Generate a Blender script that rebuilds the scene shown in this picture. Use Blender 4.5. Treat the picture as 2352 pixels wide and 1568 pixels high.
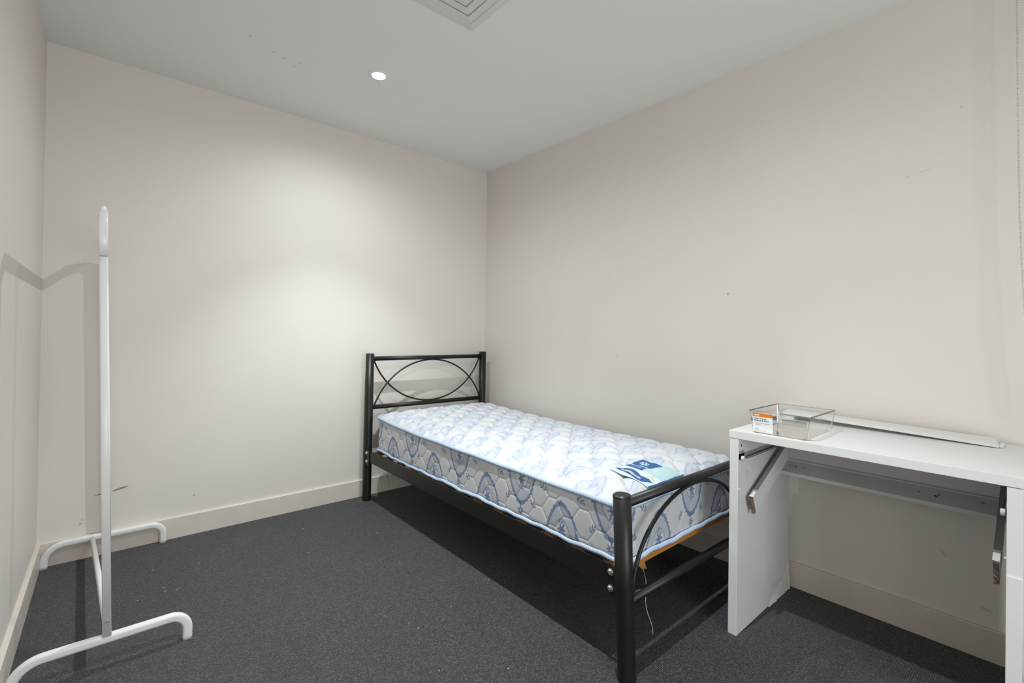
import bpy, bmesh, math, random
import numpy as np
from mathutils import Vector, Matrix

random.seed(7)
rng = np.random.default_rng(7)
for o in list(bpy.data.objects):
    bpy.data.objects.remove(o, do_unlink=True)
scene = bpy.context.scene
C = scene.collection

# ------------------------------------------------------------------ camera
F_PX, YAW, PITCH, ROLL = 1070.22, 0.711959, 0.0061056, 0.0147108
CAM = Vector((-2.30442, -3.00829, 1.09511))
fwd = Vector((math.sin(YAW) * math.cos(PITCH), math.cos(YAW) * math.cos(PITCH), math.sin(PITCH)))
rt0 = Vector((math.cos(YAW), -math.sin(YAW), 0.0))
up0 = rt0.cross(fwd)
rt = math.cos(ROLL) * rt0 + math.sin(ROLL) * up0
up = -math.sin(ROLL) * rt0 + math.cos(ROLL) * up0
cd = bpy.data.cameras.new('camera')
cd.sensor_width = 36.0
cd.sensor_fit = 'HORIZONTAL'
cd.lens = 36.0 * F_PX / 2352.0
cd.shift_y = -24.378 / 2352.0
cd.clip_start = 0.01
cam = bpy.data.objects.new('camera', cd)
cam.matrix_world = Matrix(((rt.x, up.x, -fwd.x, CAM.x), (rt.y, up.y, -fwd.y, CAM.y),
                           (rt.z, up.z, -fwd.z, CAM.z), (0, 0, 0, 1)))
C.objects.link(cam)
scene.camera = cam

# ------------------------------------------------------------------ world, exposure, lamp settings
world = bpy.data.worlds.new('world')
scene.world = world
world.use_nodes = True
world.node_tree.nodes['Background'].inputs['Color'].default_value = (0.9, 0.95, 1.0, 1)
world.node_tree.nodes['Background'].inputs['Strength'].default_value = 0.3
vs = scene.view_settings
vs.view_transform = 'Standard'
vs.look = 'None'
vs.exposure = 0.0
vs.gamma = 1.0
vs.use_curve_mapping = False
LAMP_SPOTS = [(-1.289, -0.766), (-1.289, -2.20)]
BEAM_W, BEAM_ANGLE = 84.0, 88.0        # the reflector's beam
BEAM_BLEND = 0.75
SPILL_W, SPILL_ANGLE = 36.0, 168.0     # the lens' wide spill
LAMP_COL = (0.92, 0.992, 1.0)
LAMP_SCALE = (1.0, 1.0)
ROOM_FRONT = -4.6
# added fill light in a made-up glazed opening, unseen behind the camera
FILL_OPENING = (-2.35, -1.10, 0.06, 1.80)      # x0, x1, z0, z1
wl = bpy.data.lights.new('added_fill_light', 'AREA')
wl.shape = 'RECTANGLE'; wl.size = FILL_OPENING[1] - FILL_OPENING[0]; wl.size_y = FILL_OPENING[3] - FILL_OPENING[2]
wl.energy = 45.0; wl.color = (0.935, 0.993, 1.0)
wlo = bpy.data.objects.new('added_fill_light', wl)
wlo.location = ((FILL_OPENING[0] + FILL_OPENING[1]) / 2, ROOM_FRONT - 0.09, (FILL_OPENING[2] + FILL_OPENING[3]) / 2)
wlo.rotation_euler = (math.radians(-90), 0, math.radians(180))
C.objects.link(wlo)
H = 2.4
XL = -2.5416

# ------------------------------------------------------------------ material helpers
MATS = {}
def new_mat(name):
    m = bpy.data.materials.new(name)
    m.use_nodes = True
    MATS[name] = m
    nt = m.node_tree
    return m, nt, nt.nodes['Principled BSDF']

def simple(name, col, rough=0.5, metal=0.0, spec=0.5, noise=0.0, nscale=40.0, bump=0.0, bscale=200.0):
    m, nt, b = new_mat(name)
    b.inputs['Base Color'].default_value = (*col, 1)
    b.inputs['Roughness'].default_value = rough
    b.inputs['Metallic'].default_value = metal
    b.inputs['Specular IOR Level'].default_value = spec
    tc = nt.nodes.new('ShaderNodeTexCoord')
    if noise > 0:
        n = nt.nodes.new('ShaderNodeTexNoise')
        n.inputs['Scale'].default_value = nscale
        n.inputs['Detail'].default_value = 4
        nt.links.new(tc.outputs['Object'], n.inputs['Vector'])
        r = nt.nodes.new('ShaderNodeValToRGB')
        r.color_ramp.elements[0].position = 0.3
        r.color_ramp.elements[1].position = 0.7
        r.color_ramp.elements[0].color = (*[c * (1 - noise) for c in col], 1)
        r.color_ramp.elements[1].color = (*[min(1, c * (1 + noise)) for c in col], 1)
        nt.links.new(n.outputs['Fac'], r.inputs['Fac'])
        nt.links.new(r.outputs['Color'], b.inputs['Base Color'])
    if bump > 0:
        n2 = nt.nodes.new('ShaderNodeTexNoise')
        n2.inputs['Scale'].default_value = bscale
        nt.links.new(tc.outputs['Object'], n2.inputs['Vector'])
        bp = nt.nodes.new('ShaderNodeBump')
        bp.inputs['Strength'].default_value = bump
        bp.inputs['Distance'].default_value = 0.002
        nt.links.new(n2.outputs['Fac'], bp.inputs['Height'])
        nt.links.new(bp.outputs['Normal'], b.inputs['Normal'])
    return m

WALL = simple('wall_paint', (0.758, 0.704, 0.655), 0.5, spec=0.35, noise=0.012, nscale=3.0, bump=0.06, bscale=350)
CEIL = simple('ceiling_paint', (0.835, 0.83, 0.805), 0.75, spec=0.2, noise=0.008, nscale=2.0)
SKIRT = simple('skirting_paint', (0.69, 0.63, 0.57), 0.38, spec=0.45, noise=0.03, nscale=12)
WHITE_METAL = simple('white_powder_coat', (0.80, 0.80, 0.80), 0.28, spec=0.5)
BLACK_METAL = simple('black_powder_coat', (0.0105, 0.010, 0.009), 0.40, spec=0.42, noise=0.15, nscale=60)
ZINC = simple('zinc_bolt', (0.75, 0.74, 0.72), 0.3, metal=0.9)
STEEL = simple('grey_runner_steel', (0.34, 0.34, 0.33), 0.42, metal=0.25)
CHROME = simple('bead_chrome', (0.72, 0.72, 0.70), 0.22, metal=0.9)
LAMINATE = simple('white_laminate', (0.705, 0.70, 0.695), 0.32, spec=0.5, noise=0.012, nscale=8)
BATTEN_M = simple('white_painted_batten', (0.74, 0.735, 0.72), 0.4, noise=0.02, nscale=20)
CHIP = simple('torn_chipboard', (0.20, 0.15, 0.12), 0.9, noise=0.7, nscale=260, bump=1.0, bscale=300)
PEEL = simple('peeled_laminate', (0.74, 0.735, 0.72), 0.6, noise=0.08, nscale=70, bump=0.5, bscale=120)
DARK = simple('dark_hole', (0.02, 0.018, 0.016), 0.8)
NYLON = simple('grey_nylon', (0.62, 0.62, 0.6), 0.4)
PAPER = simple('label_paper', (0.82, 0.82, 0.82), 0.45)
ORANGE = simple('label_orange', (0.80, 0.22, 0.005), 0.45)
INK = simple('label_ink', (0.05, 0.045, 0.09), 0.6)
GREYINK = simple('label_grey_ink', (0.42, 0.42, 0.46), 0.6)
WHITEINK = simple('label_white_ink', (0.86, 0.84, 0.8), 0.5)
CLOTH_TAN = simple('tan_hessian', (0.50, 0.27, 0.10), 0.9, noise=0.25, nscale=400, bump=0.5, bscale=900)
THREAD = simple('white_thread', (0.75, 0.74, 0.7), 0.8)
HAIR = simple('dark_thread', (0.16, 0.14, 0.12), 0.8)
SCUFF = simple('scuff_grey', (0.30, 0.265, 0.24), 0.7, noise=0.35, nscale=120)
SCUFF_L = simple('scuff_light', (0.47, 0.44, 0.40), 0.7, noise=0.2, nscale=120)
VENT_M = simple('vent_enamel', (0.74, 0.74, 0.71), 0.45)
BLIND_M = simple('blind_fabric', (0.55, 0.54, 0.52), 0.8, noise=0.05, nscale=200)

def wood_mat(name, c1, c2, rough, scale):
    m, nt, b = new_mat(name)
    tc = nt.nodes.new('ShaderNodeTexCoord')
    mp = nt.nodes.new('ShaderNodeMapping')
    mp.inputs['Scale'].default_value = scale
    n = nt.nodes.new('ShaderNodeTexNoise')
    n.inputs['Scale'].default_value = 6
    n.inputs['Detail'].default_value = 6
    n.inputs['Distortion'].default_value = 0.6
    r = nt.nodes.new('ShaderNodeValToRGB')
    r.color_ramp.elements[0].position = 0.35
    r.color_ramp.elements[1].position = 0.68
    r.color_ramp.elements[0].color = (*c1, 1)
    r.color_ramp.elements[1].color = (*c2, 1)
    nt.links.new(tc.outputs['Object'], mp.inputs['Vector'])
    nt.links.new(mp.outputs['Vector'], n.inputs['Vector'])
    nt.links.new(n.outputs['Fac'], r.inputs['Fac'])
    nt.links.new(r.outputs['Color'], b.inputs['Base Color'])
    b.inputs['Roughness'].default_value = rough
    return m
SLAT_SHADED = wood_mat('shaded_timber_slat', (0.16, 0.055, 0.015), (0.30, 0.12, 0.035), 0.45, (1.5, 18, 18))  # slat timber with the shade under the mattress put into its brown
SLAT_M = wood_mat('orange_varnished_slat', (0.42, 0.15, 0.02), (0.62, 0.26, 0.05), 0.4, (1.5, 18, 18))

def carpet_mat():
    m, nt, b = new_mat('charcoal_loop_carpet')
    N, L = nt.nodes.new, nt.links.new
    geo = N('ShaderNodeNewGeometry')
    sep = N('ShaderNodeSeparateXYZ')
    L(geo.outputs['Position'], sep.inputs[0])
    # a little wander so that the loop rows are not ruler straight
    wn = N('ShaderNodeTexNoise'); wn.inputs['Scale'].default_value = 60; wn.inputs['Detail'].default_value = 2
    L(geo.outputs['Position'], wn.inputs['Vector'])
    ws = N('ShaderNodeMath'); ws.operation = 'MULTIPLY_ADD'
    ws.inputs[1].default_value = 0.0035
    L(wn.outputs['Fac'], ws.inputs[0]); L(sep.outputs['Y'], ws.inputs[2])
    rows = N('ShaderNodeMath'); rows.operation = 'MULTIPLY'; rows.inputs[1].default_value = 2 * math.pi / 0.0056
    L(ws.outputs[0], rows.inputs[0])
    sn = N('ShaderNodeMath'); sn.operation = 'SINE'
    L(rows.outputs[0], sn.inputs[0])
    # loops along each row
    mp = N('ShaderNodeMapping'); mp.inputs['Scale'].default_value = (215, 215, 1)
    L(geo.outputs['Position'], mp.inputs['Vector'])
    vor = N('ShaderNodeTexVoronoi'); vor.inputs['Scale'].default_value = 1.0
    L(mp.outputs['Vector'], vor.inputs['Vector'])
    inv = N('ShaderNodeMath'); inv.operation = 'MULTIPLY_ADD'; inv.inputs[1].default_value = -1.0; inv.inputs[2].default_value = 0.75
    L(vor.outputs['Distance'], inv.inputs[0])
    hgt = N('ShaderNodeMath'); hgt.operation = 'MULTIPLY_ADD'; hgt.inputs[1].default_value = 0.30
    L(sn.outputs[0], hgt.inputs[0]); L(inv.outputs[0], hgt.inputs[2])
    fine = N('ShaderNodeTexNoise'); fine.inputs['Scale'].default_value = 520; fine.inputs['Detail'].default_value = 3
    L(geo.outputs['Position'], fine.inputs['Vector'])
    h2 = N('ShaderNodeMath'); h2.operation = 'MULTIPLY_ADD'; h2.inputs[1].default_value = 0.9
    L(fine.outputs['Fac'], h2.inputs[0]); L(hgt.outputs[0], h2.inputs[2])
    # every loop of yarn has its own shade
    wn2 = N('ShaderNodeTexWhiteNoise'); wn2.noise_dimensions = '3D'
    L(vor.outputs['Position'], wn2.inputs['Vector'])
    h3 = N('ShaderNodeMath'); h3.operation = 'MULTIPLY_ADD'; h3.inputs[1].default_value = 0.46
    L(wn2.outputs['Value'], h3.inputs[0]); L(h2.outputs[0], h3.inputs[2])
    ramp = N('ShaderNodeValToRGB')
    e = ramp.color_ramp.elements
    e[0].position = 0.35; e[0].color = (0.0075, 0.0078, 0.0092, 1)
    e[1].position = 1.35 / 1.6; e[1].color = (0.165, 0.169, 0.188, 1)
    mid = e.new(0.60); mid.color = (0.040, 0.041, 0.047, 1)
    div = N('ShaderNodeMath'); div.operation = 'DIVIDE'; div.inputs[1].default_value = 1.95
    L(h3.outputs[0], div.inputs[0]); L(div.outputs[0], ramp.inputs['Fac'])
    big = N('ShaderNodeTexNoise'); big.inputs['Scale'].default_value = 5.0; big.inputs['Detail'].default_value = 3
    L(geo.outputs['Position'], big.inputs['Vector'])
    mr = N('ShaderNodeMapRange'); mr.inputs[1].default_value = 0.3; mr.inputs[2].default_value = 0.7
    mr.inputs[3].default_value = 0.9; mr.inputs[4].default_value = 1.1
    L(big.outputs['Fac'], mr.inputs[0])
    mul = N('ShaderNodeVectorMath'); mul.operation = 'SCALE'
    L(ramp.outputs['Color'], mul.inputs[0]); L(mr.outputs[0], mul.inputs['Scale'])
    L(mul.outputs[0], b.inputs['Base Color'])
    b.inputs['Roughness'].default_value = 0.62
    b.inputs['Specular IOR Level'].default_value = 0.55
    b.inputs['Sheen Weight'].default_value = 0.1
    b.inputs['Sheen Roughness'].default_value = 0.6
    bp = N('ShaderNodeBump'); bp.inputs['Strength'].default_value = 0.9; bp.inputs['Distance'].default_value = 0.003
    L(h2.outputs[0], bp.inputs['Height']); L(bp.outputs['Normal'], b.inputs['Normal'])
    return m
CARPET = carpet_mat()

def attr_mix_mat(name, base, ink, rough, attr='print', sheen=0.0, weave=True):
    """fabric whose printed pattern is a mask stored on the mesh"""
    m, nt, b = new_mat(name)
    N, L = nt.nodes.new, nt.links.new
    at = N('ShaderNodeAttribute'); at.attribute_name = attr
    mx = N('ShaderNodeMix'); mx.data_type = 'RGBA'
    mx.inputs['A'].default_value = (*base, 1); mx.inputs['B'].default_value = (*ink, 1)
    L(at.outputs['Fac'], mx.inputs['Factor'])
    L(mx.outputs['Result'], b.inputs['Base Color'])
    b.inputs['Roughness'].default_value = rough
    b.inputs['Specular IOR Level'].default_value = 0.35
    b.inputs['Sheen Weight'].default_value = sheen
    if weave:
        tc = N('ShaderNodeTexCoord'); n = N('ShaderNodeTexNoise'); n.inputs['Scale'].default_value = 700
        L(tc.outputs['Object'], n.inputs['Vector'])
        bp = N('ShaderNodeBump'); bp.inputs['Strength'].default_value = 0.12; bp.inputs['Distance'].default_value = 0.001
        L(n.outputs['Fac'], bp.inputs['Height']); L(bp.outputs['Normal'], b.inputs['Normal'])
    return m
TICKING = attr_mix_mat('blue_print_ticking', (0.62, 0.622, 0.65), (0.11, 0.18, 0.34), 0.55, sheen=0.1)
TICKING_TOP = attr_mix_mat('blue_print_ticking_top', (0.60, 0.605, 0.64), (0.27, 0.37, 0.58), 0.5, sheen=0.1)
PIPING = attr_mix_mat('pale_blue_rope_piping', (0.50, 0.60, 0.74), (0.24, 0.35, 0.50), 0.5)

def color_attr_mat(name, rough):
    m, nt, b = new_mat(name)
    at = nt.nodes.new('ShaderNodeAttribute'); at.attribute_name = 'Col'
    nt.links.new(at.outputs['Color'], b.inputs['Base Color'])
    b.inputs['Roughness'].default_value = rough
    return m
LABEL_M = color_attr_mat('woven_label_print', 0.45)

def clear_mat(name, tint, gloss_rough, edge=False):
    m = bpy.data.materials.new(name); m.use_nodes = True; MATS[name] = m
    nt = m.node_tree; nt.nodes.clear()
    N, L = nt.nodes.new, nt.links.new
    out = N('ShaderNodeOutputMaterial')
    tr = N('ShaderNodeBsdfTransparent'); tr.inputs['Color'].default_value = (*tint, 1)
    gl = N('ShaderNodeBsdfGlossy'); gl.inputs['Roughness'].default_value = gloss_rough
    gl.inputs['Color'].default_value = (0.9, 0.9, 0.9, 1)
    fr = N('ShaderNodeFresnel'); fr.inputs['IOR'].default_value = 1.49
    mx = N('ShaderNodeMixShader')
    L(fr.outputs['Fac'], mx.inputs['Fac']); L(tr.outputs[0], mx.inputs[1]); L(gl.outputs[0], mx.inputs[2])
    L(mx.outputs[0], out.inputs['Surface'])
    return m
CLEAR = clear_mat('clear_acrylic', (0.985, 0.987, 0.988), 0.03)
CLEAR_EDGE = clear_mat('clear_acrylic_edge', (0.80, 0.81, 0.82), 0.08)

CLEAR_PULL = clear_mat('clear_acrylic_pull', (0.70, 0.70, 0.71), 0.12)

def emit_mat(name, strength):
    m = bpy.data.materials.new(name); m.use_nodes = True; MATS[name] = m
    nt = m.node_tree; nt.nodes.clear()
    out = nt.nodes.new('ShaderNodeOutputMaterial'); e = nt.nodes.new('ShaderNodeEmission')
    e.inputs['Color'].default_value = (1, 0.99, 0.97, 1); e.inputs['Strength'].default_value = strength
    nt.links.new(e.outputs[0], out.inputs['Surface'])
    return m
GLOW = emit_mat('lamp_glow', 60.0)

# ------------------------------------------------------------------ object helpers
def tag(o, label, cat, group=None, kind=None):
    if label: o['label'] = label
    if cat: o['category'] = cat
    if group: o['group'] = group
    if kind: o['kind'] = kind
    return o

def thing(name, loc, label, cat, group=None):
    o = bpy.data.objects.new(name, None)
    o.empty_display_size = 0.1
    o.location = loc
    C.objects.link(o)
    return tag(o, label, cat, group)

def link(name, me, mat, parent=None, smooth=False, label=None):
    me.materials.append(mat)
    if smooth:
        me.polygons.foreach_set('use_smooth', [True] * len(me.polygons))
    o = bpy.data.objects.new(name, me)
    C.objects.link(o)
    if parent is not None:
        o.parent = parent
        base = Vector((0, 0, 0)); p = parent
        while p is not None:
            base += p.location; p = p.parent
        o.location = -base
        # geometry is written in world coordinates; the offset undoes the parents' origins
    if label: o['label'] = label
    return o

def pymesh(name, verts, faces):
    me = bpy.data.meshes.new(name)
    me.from_pydata([tuple(v) for v in verts], [], faces)
    me.validate(); me.update()
    return me

def bm_obj(name, bm, mat, parent=None, smooth=False, label=None, bevel=0.0, seg=2):
    if bevel > 0:
        bmesh.ops.bevel(bm, geom=list(bm.edges), offset=bevel, segments=seg, affect='EDGES', profile=0.6)
    bmesh.ops.recalc_face_normals(bm, faces=bm.faces)
    me = bpy.data.meshes.new(name)
    bm.to_mesh(me); bm.free()
    return link(name, me, mat, parent, smooth, label)

def add_box(bm, lo, hi, mat4=None):
    vs_ = []
    for x in (lo[0], hi[0]):
        for y in (lo[1], hi[1]):
            for z in (lo[2], hi[2]):
                v = Vector((x, y, z))
                vs_.append(bm.verts.new(mat4 @ v if mat4 else v))
    for f in ((0, 1, 3, 2), (4, 6, 7, 5), (0, 4, 5, 1), (2, 3, 7, 6), (0, 2, 6, 4), (1, 5, 7, 3)):
        bm.faces.new([vs_[i] for i in f])

def box(name, lo, hi, mat, parent=None, bevel=0.0, mat4=None, label=None, seg=2):
    bm = bmesh.new(); add_box(bm, lo, hi, mat4)
    return bm_obj(name, bm, mat, parent, label=label, bevel=bevel, seg=seg)

def circle_prof(r, n=14):
    return [(r * math.cos(2 * math.pi * i / n), r * math.sin(2 * math.pi * i / n)) for i in range(n)]

def rrect_prof(w, h, r, n=4):
    pts = []
    for cx, cy, a0 in ((w / 2 - r, h / 2 - r, 0), (-w / 2 + r, h / 2 - r, 90), (-w / 2 + r, -h / 2 + r, 180), (w / 2 - r, -h / 2 + r, 270)):
        for i in range(n + 1):
            a = math.radians(a0 + 90 * i / n)
            pts.append((cx + r * math.cos(a), cy + r * math.sin(a)))
    return pts

def sweep_mesh(name, path, prof, ref=(0, 0, 1), caps=True, closed=False):
    """sweep a 2D profile (a across, b along 'ref') along a path"""
    P = [Vector(p) for p in path]; n = len(P); k = len(prof)
    V, Fc = [], []
    ref = Vector(ref)
    for i in range(n):
        if closed:
            t = (P[(i + 1) % n] - P[i - 1]).normalized()
        else:
            t = (P[min(i + 1, n - 1)] - P[max(i - 1, 0)]).normalized()
        r_ = ref - ref.dot(t) * t
        if r_.length < 1e-4:
            r_ = Vector((1, 0, 0)) - t.x * t
        b_ = r_.normalized(); a_ = t.cross(b_)
        for (u, v) in prof:
            V.append(P[i] + a_ * u + b_ * v)
    rings = n if closed else n - 1
    for i in range(rings):
        j = (i + 1) % n
        for q in range(k):
            q2 = (q + 1) % k
            Fc.append((i * k + q, i * k + q2, j * k + q2, j * k + q))
    if caps and not closed:
        Fc.append(tuple(reversed(range(k))))
        Fc.append(tuple(range((n - 1) * k, n * k)))
    return pymesh(name, V, Fc)

def sharp_caps(me):
    for p in me.polygons:
        p.use_smooth = len(p.vertices) <= 4

def tube(name, path, r, mat, parent=None, n=14, ref=(0, 0, 1), prof=None, label=None):
    me = sweep_mesh(name, path, prof or circle_prof(r, n), ref)
    o = link(name, me, mat, parent, label=label)
    sharp_caps(me)
    return o

def lathe(name, prof, origin, mat, parent=None, n=32, axis='Z', label=None, smooth=True):
    """prof: list of (radius, height)"""
    V, Fc = [], []
    k = len(prof)
    for i in range(n):
        a = 2 * math.pi * i / n
        for r, h in prof:
            p = Vector((r * math.cos(a), r * math.sin(a), h))
            if axis == 'X': p = Vector((p.z, p.x, p.y))
            if axis == '-X': p = Vector((-p.z, p.x, p.y))
            if axis == 'Y': p = Vector((p.x, p.z, p.y))
            if axis == '-Y': p = Vector((p.x, -p.z, p.y))
            V.append(p + Vector(origin))
    for i in range(n):
        j = (i + 1) % n
        for q in range(k - 1):
            Fc.append((i * k + q, j * k + q, j * k + q + 1, i * k + q + 1))
    me = pymesh(name, V, Fc)
    bm = bmesh.new(); bm.from_mesh(me)
    bmesh.ops.remove_doubles(bm, verts=bm.verts, dist=1e-6)
    bmesh.ops.recalc_face_normals(bm, faces=bm.faces)
    bm.to_mesh(me); bm.free()
    o = link(name, me, mat, parent, label=label)
    if smooth:
        me.polygons.foreach_set('use_smooth', [True] * len(me.polygons))
        me.set_sharp_from_angle(angle=math.radians(35))
    return o

def bolt(parent, center, axis, r=0.009, h=0.007, name='bolt', mat=None):
    prof = [(0, h), (r * 0.75, h), (r, h * 0.72), (r, 0.0025), (r * 1.45, 0.0022), (r * 1.45, 0), (0, 0)]
    return lathe(name, prof, center, mat or ZINC, parent, n=6, axis=axis, smooth=False)

def grid_mesh(name, X, Y, Z, attrs=None, flip=False):
    """mesh from 2D arrays of vertices"""
    n, m = X.shape
    co = np.stack([X, Y, Z], -1).reshape(-1, 3).astype(np.float32)
    idx = np.arange(n * m).reshape(n, m)
    q = np.stack([idx[:-1, :-1], idx[1:, :-1], idx[1:, 1:], idx[:-1, 1:]], -1).reshape(-1, 4)
    if flip: q = q[:, ::-1]
    me = bpy.data.meshes.new(name)
    me.vertices.add(len(co)); me.vertices.foreach_set('co', co.ravel())
    me.loops.add(q.size); me.loops.foreach_set('vertex_index', q.ravel().astype(np.int32))
    me.polygons.add(len(q))
    me.polygons.foreach_set('loop_start', np.arange(0, q.size, 4, dtype=np.int32))
    me.polygons.foreach_set('loop_total', np.full(len(q), 4, dtype=np.int32))
    me.polygons.foreach_set('use_smooth', np.ones(len(q), dtype=bool))
    for k_, v in (attrs or {}).items():
        if v.ndim == 2:
            a = me.attributes.new(k_, 'FLOAT', 'POINT'); a.data.foreach_set('value', v.ravel().astype(np.float32))
        else:
            a = me.attributes.new(k_, 'FLOAT_COLOR', 'POINT'); a.data.foreach_set('color', v.reshape(-1).astype(np.float32))
    me.update(); me.validate()
    return me

# ------------------------------------------------------------------ the room
def struct(o):
    o['kind'] = 'structure'; return o
T = 0.1
struct(box('floor', (XL - T, ROOM_FRONT - T, -0.1), (T, T, 0.0), CARPET))
struct(box('ceiling', (XL - T, ROOM_FRONT - T, H), (T, T, H + 0.1), CEIL))
w_back = struct(box('wall_back', (XL - T, 0, 0), (T, T, H), WALL))
w_right = struct(box('wall_right', (0, ROOM_FRONT - T, 0), (T, 0, H), WALL))
w_left = struct(box('wall_left', (XL - T, ROOM_FRONT - T, 0), (XL, 0, H), WALL))
bm = bmesh.new()
for lo_, hi_ in (((XL, 0), (FILL_OPENING[0], H)), ((FILL_OPENING[1], 0), (0, H)), ((FILL_OPENING[0], 0), (FILL_OPENING[1], FILL_OPENING[2])), ((FILL_OPENING[0], FILL_OPENING[3]), (FILL_OPENING[1], H))):
    add_box(bm, (lo_[0], ROOM_FRONT - T, lo_[1]), (hi_[0], ROOM_FRONT, hi_[1]))
w_front = struct(bm_obj('wall_front', bm, WALL))  # unseen wall, with an opening added to let the fill light in
bm = bmesh.new()
fw = 0.045
for x0_, x1_, z0_, z1_ in ((FILL_OPENING[0], FILL_OPENING[1], FILL_OPENING[2], FILL_OPENING[2] + fw), (FILL_OPENING[0], FILL_OPENING[1], FILL_OPENING[3] - fw, FILL_OPENING[3]), (FILL_OPENING[0], FILL_OPENING[0] + fw, FILL_OPENING[2] + fw, FILL_OPENING[3] - fw),
                           (FILL_OPENING[1] - fw, FILL_OPENING[1], FILL_OPENING[2] + fw, FILL_OPENING[3] - fw), ((FILL_OPENING[0] + FILL_OPENING[1] - fw) / 2, (FILL_OPENING[0] + FILL_OPENING[1] + fw) / 2, FILL_OPENING[2] + fw, FILL_OPENING[3] - fw)):
    add_box(bm, (x0_, ROOM_FRONT - 0.07, z0_), (x1_, ROOM_FRONT - 0.03, z1_))
struct(bm_obj('added_window_1', bm, WHITE_METAL))  # frame of the made-up opening that holds the fill light

def skirting(name, p0, p1, inward, h=0.1085, t=0.014):
    p0, p1, w = Vector(p0), Vector(p1), Vector(inward)
    prof = [(0, 0), (t, 0), (t, h - 0.0025), (t - 0.0015, h - 0.0006), (t - 0.003, h), (0, h)]
    V = [p0 + w * a + Vector((0, 0, b)) for a, b in prof] + [p1 + w * a + Vector((0, 0, b)) for a, b in prof]
    k = len(prof)
    Fc = [(i, (i + 1) % k, k + (i + 1) % k, k + i) for i in range(k)] + [tuple(range(k))[::-1], tuple(range(k, 2 * k))]
    me = pymesh(name, V, Fc)
    bm = bmesh.new(); bm.from_mesh(me); bmesh.ops.recalc_face_normals(bm, faces=bm.faces); bm.to_mesh(me); bm.free()
    return struct(link(name, me, SKIRT))
skirting('baseboard_back', (XL, 0, 0), (0, 0, 0), (0, -1, 0))
skirting('baseboard_right', (0, -0.014, 0), (0, ROOM_FRONT + 0.014, 0), (-1, 0, 0))
skirting('baseboard_left', (XL, -0.014, 0), (XL, ROOM_FRONT + 0.014, 0), (1, 0, 0))
skirting('baseboard_front', (XL, ROOM_FRONT, 0), (0, ROOM_FRONT, 0), (0, 1, 0))

# scuffs on the painted walls: thin smears of their own shape
def scuff(parent, pts, axis, mat, name='scuff_mark'):
    """pts: closed outline in wall coordinates; axis 'y' for the back wall, 'x' for the right wall, 'z' for the ceiling"""
    bm = bmesh.new()
    d = 0.0006
    def w(u, v, off):
        if axis == 'y': return Vector((u, -off, v))
        if axis == 'x': return Vector((-off, u, v))
        return Vector((u, v, H - off))
    a = [bm.verts.new(w(u, v, 0.0)) for u, v in pts]; b_ = [bm.verts.new(w(u, v, d)) for u, v in pts]
    bm.faces.new(b_)
    for i in range(len(pts)):
        j = (i + 1) % len(pts)
        bm.faces.new((a[i], a[j], b_[j], b_[i]))
    return bm_obj(name, bm, mat, parent)
def smear(u0, v0, u1, v1, w):
    dx, dy = u1 - u0, v1 - v0; L_ = math.hypot(dx, dy); nx, ny = -dy / L_, dx / L_
    P = []
    for s in (1, -1):
        rr = range(7) if s == 1 else range(6, -1, -1)
        for i in rr:
            t = i / 6
            ww = w * (0.15 + math.sin(math.pi * t) ** 0.7 * random.uniform(0.6, 1.0)) * s * 0.5
            P.append((u0 + dx * t + nx * ww, v0 + dy * t + ny * ww))
    return P
scuff(w_back, smear(-2.348, 0.286, -2.305, 0.292, 0.006), 'y', SCUFF)
scuff(w_back, smear(-2.285, 0.294, -2.222, 0.309, 0.010), 'y', SCUFF)
scuff(w_back, smear(-2.402, 0.158, -2.392, 0.168, 0.006), 'y', SCUFF_L)
scuff(w_back, smear(-2.396, 0.178, -2.386, 0.182, 0.004), 'y', SCUFF_L)
scuff(w_back, smear(-1.955, 0.20, -1.945, 0.206, 0.006), 'y', SCUFF_L)
scuff(w_right, smear(-2.636, 1.716, -2.652, 1.719, 0.0022), 'x', SCUFF_L)
scuff(w_right, smear(-2.676, 1.726, -2.716, 1.734, 0.0010), 'x', SCUFF_L)
scuff(w_right, smear(-2.79, 1.93, -2.795, 1.935, 0.004), 'x', SCUFF_L)
scuff(w_right, smear(-2.74, 0.34, -2.765, 0.31, 0.0025), 'x', SCUFF_L)
scuff(w_right, smear(-2.85, 0.17, -2.88, 0.165, 0.004), 'x', SCUFF_L)
scuff(w_right, smear(-1.96, 1.30, -1.966, 1.312, 0.005), 'x', SCUFF)
scuff(w_right, smear(-1.30, 0.97, -1.31, 0.975, 0.005), 'x', SCUFF_L)
scuff(w_right, smear(-1.47, 0.645, -1.473, 0.65, 0.004), 'x', SCUFF_L)
ceil_o = bpy.data.objects['ceiling']
for (u, v) in ((-1.86, -0.68), (-1.75, -0.62), (-1.70, -0.60), (-1.63, -0.61), (-1.64, -0.56)):
    scuff(ceil_o, smear(u, v, u + 0.014, v + 0.006, 0.005), 'z', SCUFF_L)

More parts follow.
